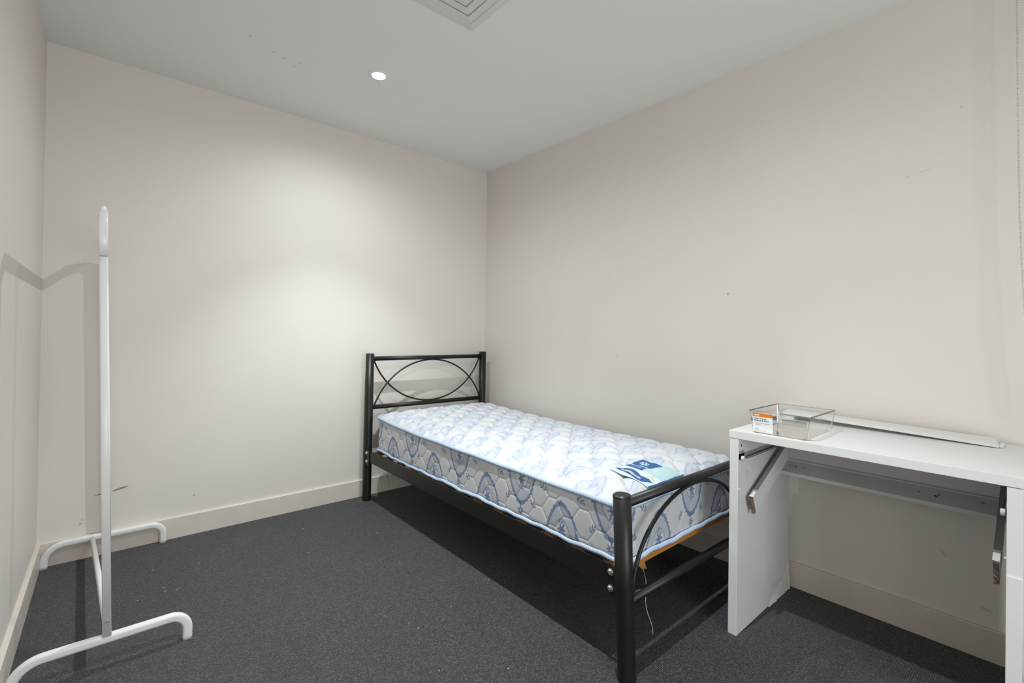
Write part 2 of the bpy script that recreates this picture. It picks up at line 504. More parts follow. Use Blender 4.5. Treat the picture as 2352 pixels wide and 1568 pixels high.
# ------------------------------------------------------------------ ceiling fittings
def downlight(x, y, scale, label):
    t = thing('downlight', (x, y, H), label, 'downlight', 'recessed ceiling downlights')
    lathe('trim_ring', [(0.030, -0.001), (0.034, -0.006), (0.046, -0.006), (0.050, -0.002), (0.050, 0.0)], (x, y, H), WHITE_METAL, t, 40)
    lathe('lens', [(0.0, -0.0035), (0.032, -0.0035), (0.032, -0.001)], (x, y, H), GLOW, t, 32)
    for nm, w, ang, bl in (('downlight_beam', BEAM_W, BEAM_ANGLE, BEAM_BLEND), ('downlight_spill', SPILL_W, SPILL_ANGLE, 1.0)):
        ld = bpy.data.lights.new(nm, 'SPOT')
        ld.energy = w * scale; ld.spot_size = math.radians(ang); ld.spot_blend = bl
        ld.shadow_soft_size = 0.012; ld.color = LAMP_COL
        lo = bpy.data.objects.new(nm, ld)
        C.objects.link(lo); lo.parent = t; lo.location = (0, 0, -0.018)
    return t
downlight(*LAMP_SPOTS[0], LAMP_SCALE[0], 'round white recessed downlight glowing in the ceiling above the bed side')
downlight(*LAMP_SPOTS[1], LAMP_SCALE[1], 'second round recessed downlight, out of view past the ceiling vent')

vx1, vy1, vs_ = -1.140, -1.368, 0.44
vcx, vcy = vx1 - vs_ / 2, vy1 - vs_ / 2
vent = thing('ceiling_vent', (vcx, vcy, H), 'square white air vent with stepped louvres in the ceiling', 'air vent')
def square_ring(name, ho, zo, hi, zi, th, mat, parent):
    V, Fc = [], []
    for (h, z) in ((ho, zo), (hi, zi), (hi, zi + th), (ho, zo + th)):
        for sx, sy in ((1, 1), (-1, 1), (-1, -1), (1, -1)):
            V.append((vcx + sx * h, vcy + sy * h, z))
    for r in range(4):
        r2 = (r + 1) % 4
        for q in range(4):
            q2 = (q + 1) % 4
            Fc.append((r * 4 + q, r * 4 + q2, r2 * 4 + q2, r2 * 4 + q))
    me = pymesh(name, V, Fc)
    bm = bmesh.new(); bm.from_mesh(me); bmesh.ops.recalc_face_normals(bm, faces=bm.faces); bm.to_mesh(me); bm.free()
    return link(name, me, mat, parent)
hs = vs_ / 2
square_ring('vent_frame', hs, H - 0.003, hs - 0.037, H - 0.0105, 0.0025, VENT_M, vent)
for i in range(5):
    ho = hs - 0.0335 - i * 0.0375
    square_ring('louvre', ho, H - 0.0070, ho - 0.040, H - 0.0125, 0.0022, VENT_M, vent)
lathe('screw', [(0, -0.0015), (0.003, -0.0015), (0.003, 0), (0, 0)], (vx1 - 0.012, vy1 - 0.014, H - 0.009), ZINC, vent, 10)

# ------------------------------------------------------------------ garment rack
def arc_pts(c, r, a0, a1, n, f):
    return [f(c[0] + r * math.cos(math.radians(a0 + (a1 - a0) * i / n)), c[1] + r * math.sin(math.radians(a0 + (a1 - a0) * i / n))) for i in range(n + 1)]
rack = thing('garment_rack', (-2.30, -0.52, 0), 'tall narrow white metal clothes rack standing in the left corner', 'clothes rack')
def rack_foot(y, xl, xr, ztop):
    zc = ztop - 0.0145
    R_ = 0.072
    f = lambda a, b: (a, y, b)
    path = [f(xl, 0.0), f(xl, 0.012)] + arc_pts((xl + R_, zc - R_), R_, 180, 90, 10, f)
    path += [f(xl + R_ + (xr - xl - 2 * R_) * i / 6, zc) for i in range(1, 6)]
    path += arc_pts((xr - 0.05, zc - 0.05), 0.05, 90, 0, 9, f) + [f(xr, 0.012), f(xr, 0.0)]
    me = sweep_mesh('foot', path, rrect_prof(0.029, 0.024, 0.009), ref=(0, 1, 0))
    o = link('foot', me, WHITE_METAL, rack); sharp_caps(me)
    return o
YN, YF = -1.010, -0.034
rack_foot(YN, -2.514, -2.080, 0.104)
rack_foot(YF, -2.516, -2.082, 0.112)
def post_x(z): return -2.2965 - 0.0305 * (z - 0.1) / 1.39
PP = rrect_prof(0.030, 0.0235, 0.0055)
SEAM = 1.324
for y in (YN, YF):
    me = sweep_mesh('post', [(post_x(0.100), y, 0.100), (post_x(0.7), y, 0.7), (post_x(SEAM - 0.001), y, SEAM - 0.001)], PP, ref=(1, 0, 0))
    link('post', me, WHITE_METAL, rack); sharp_caps(me)
zt = 1.474; rb = 0.075
path = [(post_x(SEAM + 0.0012), YN, SEAM + 0.0012), (post_x(1.38), YN, 1.38)]
f = lambda a, b: (post_x(b), a, b)
path += arc_pts((YN + rb, zt - rb), rb, 180, 90, 10, f)
path += [f(YN + rb + (YF - YN - 2 * rb) * i / 8, zt) for i in range(1, 8)]
path += arc_pts((YF - rb, zt - rb), rb, 90, 0, 10, f) + [(post_x(1.38), YF, 1.38), (post_x(SEAM + 0.0012), YF, SEAM + 0.0012)]
me = sweep_mesh('top_rail', path, PP, ref=(1, 0, 0)); link('top_rail', me, WHITE_METAL, rack); sharp_caps(me)
for y in (YN + 0.055, YF - 0.055):
    lathe('end_knob', [(0.0, 0.016), (0.0045, 0.0148), (0.008, 0.011), (0.0092, 0.006), (0.0092, 0.0), (0.0, 0.0)], (post_x(1.49), y, zt + 0.0095), WHITE_METAL, rack, 16)
me = sweep_mesh('lower_rail', [(-2.352, YF - 0.006, 0.090), (-2.325, -0.52, 0.113), (-2.2985, YN + 0.010, 0.136)], rrect_prof(0.018, 0.034, 0.0085), ref=(0, 0, 1))
link('lower_rail', me, WHITE_METAL, rack); sharp_caps(me)
lathe('screw', [(0, 0.0012), (0.0022, 0.0012), (0.0024, 0.0026), (0.0058, 0.003), (0.0066, 0.0005), (0.0066, 0)], (-2.2972, YN - 0.0152, 0.147), STEEL, rack, 18, axis='-Y')

# ------------------------------------------------------------------ bed frame
bed = thing('bed_frame', (-0.55, -1.11, 0), 'black metal single bed frame with curved rods in headboard and footboard', 'bed')
YH, YFT = -0.094, -2.130
PR = 0.0265
def post(x0, x1, y, ztop, r=PR):
    n = 28
    me = sweep_mesh('post', [(x0, y, 0.0), (x0, y, 0.012), (x0 + (x1 - x0) * .5, y, ztop * .5), (x1, y, ztop - 0.002)], circle_prof(r, n), ref=(1, 0, 0))
    o = link('post', me, BLACK_METAL, bed); sharp_caps(me)
    lathe('post_cap', [(0, 0.004), (r * 0.85, 0.0035), (r * 1.0, 0.0), (r * 1.0, -0.004), (0, -0.004)], (x1, y, ztop - 0.002), BLACK_METAL, o, n)
    return o
post(-1.0205, -1.013, YH, 0.951)
post(-0.0920, -0.090, YH, 0.951)
FT0, FT1 = -1.043, -1.081
post(FT0, FT1, YFT, 0.596, 0.0285)
post(-0.115, -0.150, YFT, 0.596, 0.0285)
tube('head_top_rail', [(-1.013, YH, 0.918), (-0.090, YH, 0.918)], 0.0145, BLACK_METAL, bed, 18)
tube('head_lower_rail', [(-1.015, YH, 0.600), (-0.090, YH, 0.594)], 0.0145, BLACK_METAL, bed, 18)
def arc_rod(name, cx, zapex, R_, half, sgn, y):
    a = math.asin(half / R_)
    pts = []
    for i in range(41):
        th = -a + 2 * a * i / 40
        pts.append((cx + R_ * math.sin(th), y, zapex - sgn * R_ * (1 - math.cos(th))))
    return tube(name, pts, 0.0056, BLACK_METAL, bed, 10, ref=(0, 1, 0))
arc_rod('curved_rod', -0.552, 0.903, 0.462, 0.437, 1, YH - 0.006)
arc_rod('curved_rod', -0.552, 0.613, 0.462, 0.437, -1, YH + 0.006)
tube('foot_top_rail', [(FT1 + 0.002, YFT, 0.566), (-0.148, YFT, 0.560)], 0.0165, BLACK_METAL, bed, 20)
tube('foot_lower_rail', [(FT0 - 0.016, YFT, 0.250), (-0.128, YFT, 0.236)], 0.0155, BLACK_METAL, bed, 20)
pts = []
for i in range(49):
    a = math.pi * i / 48
    cx_, hw, zb, zh = -0.633, 0.392, 0.250, 0.297
    pts.append((cx_ - hw * math.cos(a), YFT - 0.004, zb + zh * math.sin(a) ** 0.92))
tube('curved_rod', pts, 0.0072, BLACK_METAL, bed, 10, ref=(0, 1, 0))

def side_rail(x, sgn):
    """angle-iron rail: upright flange outside, ledge inside"""
    y0, y1, z0, z1, t = -0.150, -2.052, 0.256, 0.331, 0.003
    bm = bmesh.new()
    add_box(bm, (min(x, x + sgn * t), y1, z0), (max(x, x + sgn * t), y0, z1))
    add_box(bm, (min(x + sgn * t, x + sgn * 0.040), y1, z1 - 0.0230), (max(x + sgn * t, x + sgn * 0.040), y0, z1 - 0.0200))
    return bm_obj('side_rail', bm, BLACK_METAL, bed)
def plate(x, y, sgn, tilt=0.0):
    bm = bmesh.new()
    pts = [(y - 0.022, 0.238), (y + 0.022, 0.238), (y + 0.022, 0.318), (y + 0.014, 0.332), (y - 0.014, 0.332), (y - 0.022, 0.318)]
    a = [bm.verts.new((x, u, v)) for u, v in pts]; b_ = [bm.verts.new((x + sgn * 0.004, u, v)) for u, v in pts]
    bm.faces.new(a); bm.faces.new(b_[::-1])
    for i in range(6): bm.faces.new((a[i], a[(i + 1) % 6], b_[(i + 1) % 6], b_[i]))
    return bm_obj('bracket_plate', bm, BLACK_METAL, bed)
RXL = -1.031
railL = side_rail(RXL, 1); railR = side_rail(-0.083, -1)
for y, yy in ((-0.132, -0.124), (-2.075, -2.058)):
    p_ = plate(RXL - 0.002, y, -1)
    for z in (0.313, 0.259):
        bolt(p_, (RXL - 0.006, yy, z), '-X', r=0.0085, h=0.008)
        if y > -1: bolt(p_, (RXL + 0.003, -0.150, z + 0.004), 'X', r=0.006, h=0.008)
    p2 = plate(-0.081, y, 1)
    for z in (0.313, 0.259): bolt(p2, (-0.077, yy, z), 'X', r=0.0085, h=0.008)
# timber slats resting on the rail ledges
def slat(y, w, bow, th=0.0125, z0=0.3113, mat=None, xa=-1.006, xb=-0.108):
    n = 18; V = []; Fc = []
    for i in range(n + 1):
        t = i / n; x = xa + (xb - xa) * t
        z = z0 + bow * (1 - (2 * t - 1) ** 2)
        for yy, zz in ((y - w / 2, z), (y + w / 2, z), (y + w / 2, z + th), (y - w / 2, z + th)):
            V.append((x, yy, zz))
    for i in range(n):
        for q in range(4):
            q2 = (q + 1) % 4
            Fc.append((i * 4 + q, i * 4 + q2, (i + 1) * 4 + q2, (i + 1) * 4 + q))
    Fc += [(3, 2, 1, 0), tuple(n * 4 + q for q in range(4))]
    return link('slat', pymesh('slat', V, Fc), mat or SLAT_SHADED, bed)
for i in range(13):
    slat(-0.205 - i * 0.1525, 0.062, 0.002)
slat(-2.066, 0.020, 0.002, 0.031, 0.299, SLAT_M, -1.02, -0.094)

# ------------------------------------------------------------------ mattress
MX0, MX1, MY0, MY1 = -0.995, -0.078, -2.078, -0.158     # outline
MW, ML = MX1 - MX0, MY1 - MY0
MCX, MCY = (MX0 + MX1) / 2, (MY0 + MY1) / 2
CR = 0.065
def hex_d(u, v, pu, pv):
    """distance to the seams of a staggered lattice: cells pu long, columns pv apart"""
    best1 = np.full(u.shape, 1e9); best2 = np.full(u.shape, 1e9)
    c0 = np.round(v / pv)
    for dc in (-2, -1, 0, 1, 2):
        c = c0 + dc
        off = 0.5 * (np.mod(c, 2))
        r0 = np.round(u / pu - off)
        for dr in (-1, 0, 1):
            cu = (r0 + dr + off) * pu; cv = c * pv
            d = (u - cu) ** 2 + (v - cv) ** 2
            m_ = d < best1
            best2 = np.where(m_, best1, np.minimum(best2, d))
            best1 = np.where(m_, d, best1)
    d1, d2 = np.sqrt(best1), np.sqrt(best2)
    return (d2 - d1), d1
# ---- printed pattern: one repeat drawn as a mask, in millimetres
TP, TQ = 460, 240
gx, gy = np.meshgrid(np.arange(TP) + 0.5, np.arange(TQ) + 0.5, indexing='ij')
def wrapx(x, c): return (x - c + TP / 2) % TP - TP / 2
tile = np.zeros((TP, TQ))
def put(mask, val):
    global tile
    tile = np.maximum(tile, mask * val)
def arch(cx, cy, s, flip):
    x = wrapx(gx, cx) * s; y = (gy - cy) * s * (-1 if flip else 1)
    # y from -62 (base) to 62 (tip)
    t = np.clip((y + 66) / 128, 0, 1.3)
    lean = 10 * np.sin(np.pi * t)
    xx = x - lean * 0.5
    inside = (y > -66) & (y < 72)
    ang = np.arctan2(y + 20, xx)
    f = ((np.abs(xx) / 78) ** 1.75 + np.clip(t * 1.0, 0, 2) ** 1.55) ** (1 / 1.65)
    sc = 1.0 + 0.055 * np.abs(np.sin(ang * 11))
    edge = inside & (f > 0.93) & (f < sc + 0.035)
    put(edge, 0.84)
    band = inside & (f > 0.58) & (f < 0.93)
    lat = (np.abs(np.sin(np.pi * (xx + y) / 8.5)) < 0.30) | (np.abs(np.sin(np.pi * (xx - y) / 8.5)) < 0.30)
    put(band, 0.07); put(band & lat, 0.62)
    put(inside & (np.abs(f - 0.57) < 0.018), 0.85)
    core = inside & (f < 0.54)
    put(core, 0.05)
    # bouquet in the middle
    r = np.hypot(xx, (y + 34)); a = np.arctan2(y + 34, xx)
    put(inside & (r < 15 + 6 * np.cos(6 * a)), 0.95)
    r2 = np.hypot(xx - 3, y + 4); put(inside & (r2 < 6 + 2.5 * np.cos(5 * np.arctan2(y + 4, xx - 3))), 0.8)
    put(inside & (np.abs(xx - 4 * np.sin(y / 9)) < 1.2) & (y > -58) & (y < 18), 0.8)
    for (lx, ly, la) in ((-12, -52, 0.6), (13, -50, -0.6), (10, -16, 0.9), (-9, -10, -0.9)):
        ca, sa = math.cos(la), math.sin(la)
        u = (xx - lx) * ca + (y - ly) * sa; v = -(xx - lx) * sa + (y - ly) * ca
        put(inside & ((u / 9) ** 2 + (v / 3.6) ** 2 < 1), 0.85)
    # leafy tip and corner leaves outside the rim
    for (lx, ly, la, L_) in ((0, 66, 1.57, 11), (-8, 62, 2.3, 9), (9, 62, 0.85, 9), (-74, -58, 2.6, 12), (74, -58, 0.5, 12), (-80, -48, 2.9, 9), (80, -48, 0.25, 9)):
        ca, sa = math.cos(la), math.sin(la)
        u = (x - lx) * ca + (y - ly) * sa; v = -(x - lx) * sa + (y - ly) * ca
        put(((u / L_) ** 2 + (v / 4) ** 2 < 1), 0.95)
def sprig(cx, cy, s, rot):
    x0 = wrapx(gx, cx); y0 = gy - cy
    c_, s_ = math.cos(rot), math.sin(rot)
    x = (x0 * c_ + y0 * s_) / s; y = (-x0 * s_ + y0 * c_) / s
    put((np.abs(y - 4 * np.sin(x / 12)) < 0.9) & (np.abs(x) < 22), 0.85)
    for (lx, ly, la) in ((20, 3, 0.2), (8, 9, 0.9), (6, -6, -0.8), (-10, 6, 0.9), (-12, -8, -0.7)):
        ca, sa = math.cos(la), math.sin(la)
        u = (x - lx) * ca + (y - ly) * sa; v = -(x - lx) * sa + (y - ly) * ca
        put((u / 9) ** 2 + (v / 3.6) ** 2 < 1, 0.92)
def flower(cx, cy, s):
    x = wrapx(gx, cx) / s; y = (gy - cy) / s
    r = np.hypot(x, y); a = np.arctan2(y, x)
    put((r > 3) & (r < 6 + 9 * np.abs(np.cos(4 * a)) ** 1.3), 0.92)
arch(0, 78, 1.0, False)
arch(230, 142, 1.0, True)
flower(230, 48, 1.25)
sprig(150, 92, 0.8, 0.6); sprig(308, 92, 0.8, 2.2)
sprig(95, 178, 0.85, -0.6); sprig(365, 178, 0.85, 2.6)
# one softening pass so that the weave blurs the ink edges
tile_s = (tile + np.roll(tile, 1, 0) + np.roll(tile, -1, 0) + np.roll(tile, 1, 1) + np.roll(tile, -1, 1)) / 5
def sample(u, v):
    """u, v in metres"""
    i = np.floor(np.mod(u * 1000, TP)).astype(int) % TP
    j = np.clip(np.floor(v * 1000), 0, TQ - 1).astype(int)
    return tile_s[i, j]
def edge_z(y, top):
    """height of the piping along the bed: it dips between head and foot"""
    t = (y - MY0) / ML            # 0 foot, 1 head
    if top: return 0.5155 + 0.010 * t ** 1.2 + 0.022 * np.clip((t - 0.72) / 0.28, 0, 1) ** 1.5
    return 0.3325 + 0.006 * np.sin(t * 37) * 0.25 + 0.014 * np.clip((t - 0.75) / 0.25, 0, 1) ** 1.5
def crown(x, y, puff=True):
    """height of the quilted top"""
    dx = MW / 2 - np.abs(x - MCX); dy = ML / 2 - np.abs(y - MCY)
    d = np.maximum(np.minimum(dx, dy), 0)
    dd = np.maximum(1.0 / (1.0 / np.maximum(dx, 1e-4) ** 2 + 1.0 / np.maximum(dy, 1e-4) ** 2) ** 0.5, 0)
    z = edge_z(y, True) + 0.052 * (1 - np.exp(-dd / 0.085)) - 0.010 * np.exp(-((y - MCY + 0.1) / 0.5) ** 2)
    e, d1 = hex_d(y + 0.03, x - MCX, 0.147, 0.088)
    s = np.clip(e / 0.085, 0, 1)
    cell = 1 - (1 - s) ** 2.7
    amp = 0.0175 * np.clip((d - 0.012) / 0.03, 0, 1)
    if not puff: return z + 0.0092 + amp * 0.22 * (cell - 0.35)
    return z + amp * (cell - 0.35)
mat_root = thing('mattress', (MCX, MCY, 0.33), 'quilted single mattress with blue paisley print on the black bed', 'mattress')
nx_, ny_ = int(MW / 0.0022), int(ML / 0.0022)
gu, gv = np.meshgrid(np.linspace(MX0, MX1, nx_), np.linspace(MY0, MY1, ny_), indexing='ij')
ax, ay = np.abs(gu - MCX) - (MW / 2 - CR), np.abs(gv - MCY) - (ML / 2 - CR)
corner = (ax > 0) & (ay > 0)
sc = np.where(corner, np.maximum(ax, ay) / np.maximum(np.hypot(ax, ay), 1e-9), 1.0)
TX = np.where(corner, MCX + np.sign(gu - MCX) * (MW / 2 - CR + ax * sc), gu)
TY = np.where(corner, MCY + np.sign(gv - MCY) * (ML / 2 - CR + ay * sc), gv)
TZ = crown(gu, gv)
# the print on the top panel: rows of paisleys, alternate rows shifted by half a repeat
vv = gu - MX0
row = np.floor(vv / 0.198)
pr = sample((-gv + 0.155 * np.mod(row, 2) - 0.06) * 1.5, np.mod(vv, 0.198) * 1.2) * 0.74
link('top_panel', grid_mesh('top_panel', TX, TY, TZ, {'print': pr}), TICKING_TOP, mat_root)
# ---- quilted border
def outline(s_list):
    """points of the rounded outline: start at the head end of the left side, run to the foot, round, back"""
    segs = []
    Lx, Ly = MW - 2 * CR, ML - 2 * CR; q = math.pi * CR / 2
    P = np.zeros((len(s_list), 2)); Nn = np.zeros((len(s_list), 2))
    for i, s in enumerate(s_list):
        if s < Ly: P[i] = (MX0, MY1 - CR - s); Nn[i] = (-1, 0); continue
        s -= Ly
        if s < q:
            a = s / CR; Nn[i] = (-math.cos(a), -math.sin(a)); P[i] = (MX0 + CR + CR * Nn[i][0], MY0 + CR + CR * Nn[i][1]); continue
        s -= q
        if s < Lx: P[i] = (MX0 + CR + s, MY0); Nn[i] = (0, -1); continue
        s -= Lx
        if s < q:
            a = s / CR; Nn[i] = (math.sin(a), -math.cos(a)); P[i] = (MX1 - CR + CR * Nn[i][0], MY0 + CR + CR * Nn[i][1]); continue
        s -= q
        if s < Ly: P[i] = (MX1, MY0 + CR + s); Nn[i] = (1, 0); continue
        s -= Ly
        if s < q:
            a = s / CR; Nn[i] = (math.cos(a), math.sin(a)); P[i] = (MX1 - CR + CR * Nn[i][0], MY1 - CR + CR * Nn[i][1]); continue
        s -= q
        if s < Lx: P[i] = (MX1 - CR - s, MY1); Nn[i] = (0, 1); continue
        s -= Lx
        a = s / CR; Nn[i] = (-math.sin(a), math.cos(a)); P[i] = (MX0 + CR + CR * Nn[i][0], MY1 - CR + CR * Nn[i][1])
    return P, Nn
Lx, Ly, qq = MW - 2 * CR, ML - 2 * CR, math.pi * CR / 2
PER = 2 * Lx + 2 * Ly + 4 * qq
S_fine_end = Ly + qq + Lx + qq
S = np.concatenate([np.arange(0, S_fine_end, 0.0022), np.arange(S_fine_end, PER - qq, 0.010), np.arange(PER - qq, PER, 0.0022), [PER - 1e-6]])
P2, N2 = outline(S)
nz = 96
tt = np.linspace(0, 1, nz)
SS, TTT = np.meshgrid(S, tt, indexing='ij')
zb_ = edge_z(P2[:, 1], False); zt_ = edge_z(P2[:, 1], True)
ZZ = zb_[:, None] + (zt_ - zb_)[:, None] * TTT
e, d1 = hex_d(SS + 0.02, ZZ - 0.411, 0.155, 0.0525)
# here the lattice columns run up the border: seams form hexagons
prof = np.clip(np.minimum(TTT, 1 - TTT) / 0.10, 0, 1) ** 0.5
cell = 0.62 * (1 - (1 - np.clip(e / 0.014, 0, 1)) ** 2) + 0.38 * (1 - (1 - np.clip(e / 0.075, 0, 1)) ** 2)
pucker = 0.0012 * np.sin(SS * 2 * math.pi / 0.031 + 3 * np.sin(SS * 9)) * np.exp(-np.minimum(TTT, 1 - TTT) / 0.12)
off = -0.009 + prof * (0.011 + 0.0030 * cell) + pucker + 0.003 * np.sin(SS * 5.3) * prof
XX = P2[:, 0][:, None] + N2[:, 0][:, None] * off
YY = P2[:, 1][:, None] + N2[:, 1][:, None] * off
pr = sample(SS - 0.195, ZZ - 0.315)
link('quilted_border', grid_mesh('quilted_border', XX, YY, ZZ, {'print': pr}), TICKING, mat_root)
# underside
bm = bmesh.new()
und = [bm.verts.new((P2[i][0], P2[i][1], zb_[i])) for i in range(0, len(S), 12)]
bm.faces.new(und[::-1])
bm_obj('underside', bm, THREAD, mat_root)
# rope piping along both edges
def piping(top, r):
    s = np.arange(0, PER, 0.008)
    P, Nn = outline(s)
    z = edge_z(P[:, 1], top) + (0.002 if top else 0.0)
    if not top: z = z + 0.0018 * np.sin(s * 26) + 0.0012 * np.sin(s * 61)
    z = z + 0.0010 * np.sin(s * 19 + 1)
    k = 12
    th = np.linspace(0, 2 * math.pi, k + 1)
    co, si = np.cos(th), np.sin(th)
    out = 0.004 + r * co
    X = P[:, 0][:, None] + Nn[:, 0][:, None] * out[None, :]
    Y = P[:, 1][:, None] + Nn[:, 1][:, None] * out[None, :]
    Zp = z[:, None] + 1.12 * r * si[None, :]
    X = np.vstack([X, X[:1]]); Y = np.vstack([Y, Y[:1]]); Zp = np.vstack([Zp, Zp[:1]])
    return X, Y, Zp, s, th
def piping_obj(name, top, r):
    # finer sampling carries the twist stripes
    s = np.append(np.arange(0, PER, 0.002), PER - 1e-6)
    P, Nn = outline(s)
    z = edge_z(P[:, 1], top) + (0.001 if top else 0.0) + 0.0010 * np.sin(s * 19 + 1)
    if not top: z = z + 0.0022 * np.sin(s * 26) + 0.0014 * np.sin(s * 61)
    th = np.linspace(0, 2 * math.pi, 13)
    tw = 0.5 + 0.5 * np.sin(s[:, None] * 2 * math.pi / 0.0085 + th[None, :] * 2)
    rr = r * (1 + 0.05 * (tw - 0.5))
    outw = 0.0045 + rr * np.cos(th)[None, :]
    X = P[:, 0][:, None] + Nn[:, 0][:, None] * outw
    Y = P[:, 1][:, None] + Nn[:, 1][:, None] * outw
    Zp = z[:, None] + 1.15 * rr * np.sin(th)[None, :]
    return link(name, grid_mesh(name, X, Y, Zp, {'print': np.clip((0.42 - tw) * 3, 0, 1) * 0.8}), PIPING, mat_root)
piping_obj('top_piping', True, 0.0078)
piping_obj('bottom_piping', False, 0.0078)
# woven label stitched near the foot end
la, lb = 120, 100
A, B = np.meshgrid(np.linspace(0, 1, la), np.linspace(0, 1, lb), indexing='ij')
LXp = -0.815 + A * 0.235 + 0.012 * B * A * 2
LYp = -1.880 - B * 0.172
LZp = crown(LXp, LYp, False) + 0.0020
aqua = np.array([0.44, 0.60, 0.62]); blue = np.array([0.012, 0.085, 0.27]); silver = np.array([0.50, 0.49, 0.47]); pale = np.array([0.58, 0.68, 0.68])
col = np.ones((la, lb, 4)); col[..., :3] = aqua
def paint(mask, c): col[mask, :3] = c
band_c = 0.17 + 0.055 * np.sin((B - 0.05) * 7.2) + 0.02 * B
paint((A < 0.40) & (B < 0.97), pale)
paint((np.abs(A - band_c) < 0.098 * np.clip(np.sin(np.pi * np.clip(B / 0.93, 0, 1)) * 2.2, 0, 1)) & (B < 0.93), blue)
paint((np.abs(A - band_c + 0.015) < 0.024) & (B > 0.12) & (B < 0.70), silver)
paint((A > 0.40) & (A < 0.93) & (B > 0.03) & (B < 0.50 + 0.06 * np.sin(A * 9)), blue)
paint((np.abs(A - 0.58 - 0.02 * B) < 0.012) & (B > 0.03) & (B < 0.5), pale)
rr_ = np.hypot((A - 0.75) * 1.35, B - 0.22); aa_ = np.arctan2(B - 0.22, (A - 0.75) * 1.35)
paint((rr_ < 0.05 + 0.07 * np.abs(np.cos(3 * aa_))) & (rr_ > 0.02) & (np.sin(rr_ * 160) > -0.4), np.array([0.55, 0.78, 0.85]))
paint((A > 0.47) & (A < 0.54) & (B > 0.14) & (B < 0.36) & (np.sin(B * 130) > 0), np.array([0.22, 0.28, 0.40]))
paint((A > 0.45) & (A < 0.95) & (B > 0.60) & (B < 0.93) & (np.sin(B * 95) > 0.93), np.array([0.40, 0.55, 0.60]))
rg = np.hypot((A - 0.30) * 1.3, (B - 0.76)); paint((np.abs(rg - 0.06) < 0.008) & (B < 0.9), np.array([0.55, 0.50, 0.33]))
paint((np.abs((A - 0.38) + (B - 0.76)) < 0.01) & (np.abs(A - 0.38) < 0.1), np.array([0.55, 0.50, 0.33]))
paint((B > 0.965), blue); paint((A < 0.012), np.array([0.25, 0.50, 0.65]))
link('mattress_label', grid_mesh('mattress_label', LXp, LYp, LZp, {'Col': col}), LABEL_M, mat_root, label='pale aqua woven label with blue wave and block')
# torn hessian lining and a loose thread below the foot corner
def ribbon(name, pts, w0, w1, mat, parent, wdir=(1, 0, 0)):
    V, Fc = [], []; n = len(pts)
    for i, p in enumerate(pts):
        w = (w0 + (w1 - w0) * i / (n - 1)) / 2
        for s in (-1, -0.4, 0.2, 1):
            V.append(Vector(p) + Vector(wdir) * w * s + Vector((0, 0.006 * math.sin(i * 1.7 + s * 3), 0)))
    for i in range(n - 1):
        for q in range(3): Fc.append((i * 4 + q, i * 4 + q + 1, (i + 1) * 4 + q + 1, (i + 1) * 4 + q))
    me = pymesh(name, V, Fc); o = link(name, me, mat, parent, smooth=True)
    md = o.modifiers.new('thickness', 'SOLIDIFY'); md.thickness = 0.0015
    return o
ribbon('torn_lining', [(-0.855, -2.045, 0.330), (-0.852, -2.050, 0.305), (-0.846, -2.052, 0.288), (-0.838, -2.050, 0.270), (-0.832, -2.047, 0.258), (-0.828, -2.05, 0.252)], 0.072, 0.018, CLOTH_TAN, mat_root)
pts = [(-0.842 + 0.010 * math.sin(i * 0.5) + 0.002 * i, -2.050 - 0.004 * i * 0.3, 0.262 - 0.0145 * i) for i in range(18)]
tube('loose_thread', pts, 0.0011, THREAD, mat_root, 5)
pts = [(-0.905 + 0.006 * math.sin(i * 0.55) - 0.001 * i * 0.4, -0.17 + 0.004 * math.sin(i * .4), 0.285 - 0.014 * i) for i in range(16)]
tube('loose_thread', pts, 0.0010, HAIR, mat_root, 5)

# ------------------------------------------------------------------ desk
DX0, DX1 = -0.553, -0.016
DYA, DYB = -2.224, -2.964          # far end, near end
desk = thing('desk', (-0.28, -2.59, 0), 'small white desk with missing drawer against the right wall', 'desk')
box('desk_top', (DX0, DYB, 0.7215), (DX1, DYA, 0.7495), LAMINATE, desk, bevel=0.0012)
# far side panel with the bottom rear corner cut away for the skirting
def panel(y0, y1, name):
    pts = [(DX0 + 0.001, 0), (-0.043, 0), (-0.040, 0.055), (-0.046, 0.100), (-0.046, 0.7200), (DX0 + 0.001, 0.7200)]
    bm = bmesh.new()
    a = [bm.verts.new((u, y0, v)) for u, v in pts]; b_ = [bm.verts.new((u, y1, v)) for u, v in pts]
    bm.faces.new(a); bm.faces.new(b_[::-1])
    for i in range(len(pts)): bm.faces.new((a[i], a[(i + 1) % len(pts)], b_[(i + 1) % len(pts)], b_[i]))
    return bm_obj(name, bm, LAMINATE, desk, bevel=0.0008, seg=1)
PA0, PA1 = -2.2585, -2.2275
PB0, PB1 = -2.9635, -2.9345
sideA = panel(PA0, PA1, 'side_panel')
sideB = panel(PB0, PB1, 'side_panel')
box('edge_strip', (DX0 - 0.0035, PB0, 0.0), (DX0 + 0.001, PB1, 0.494), LAMINATE, sideB, bevel=0.001)
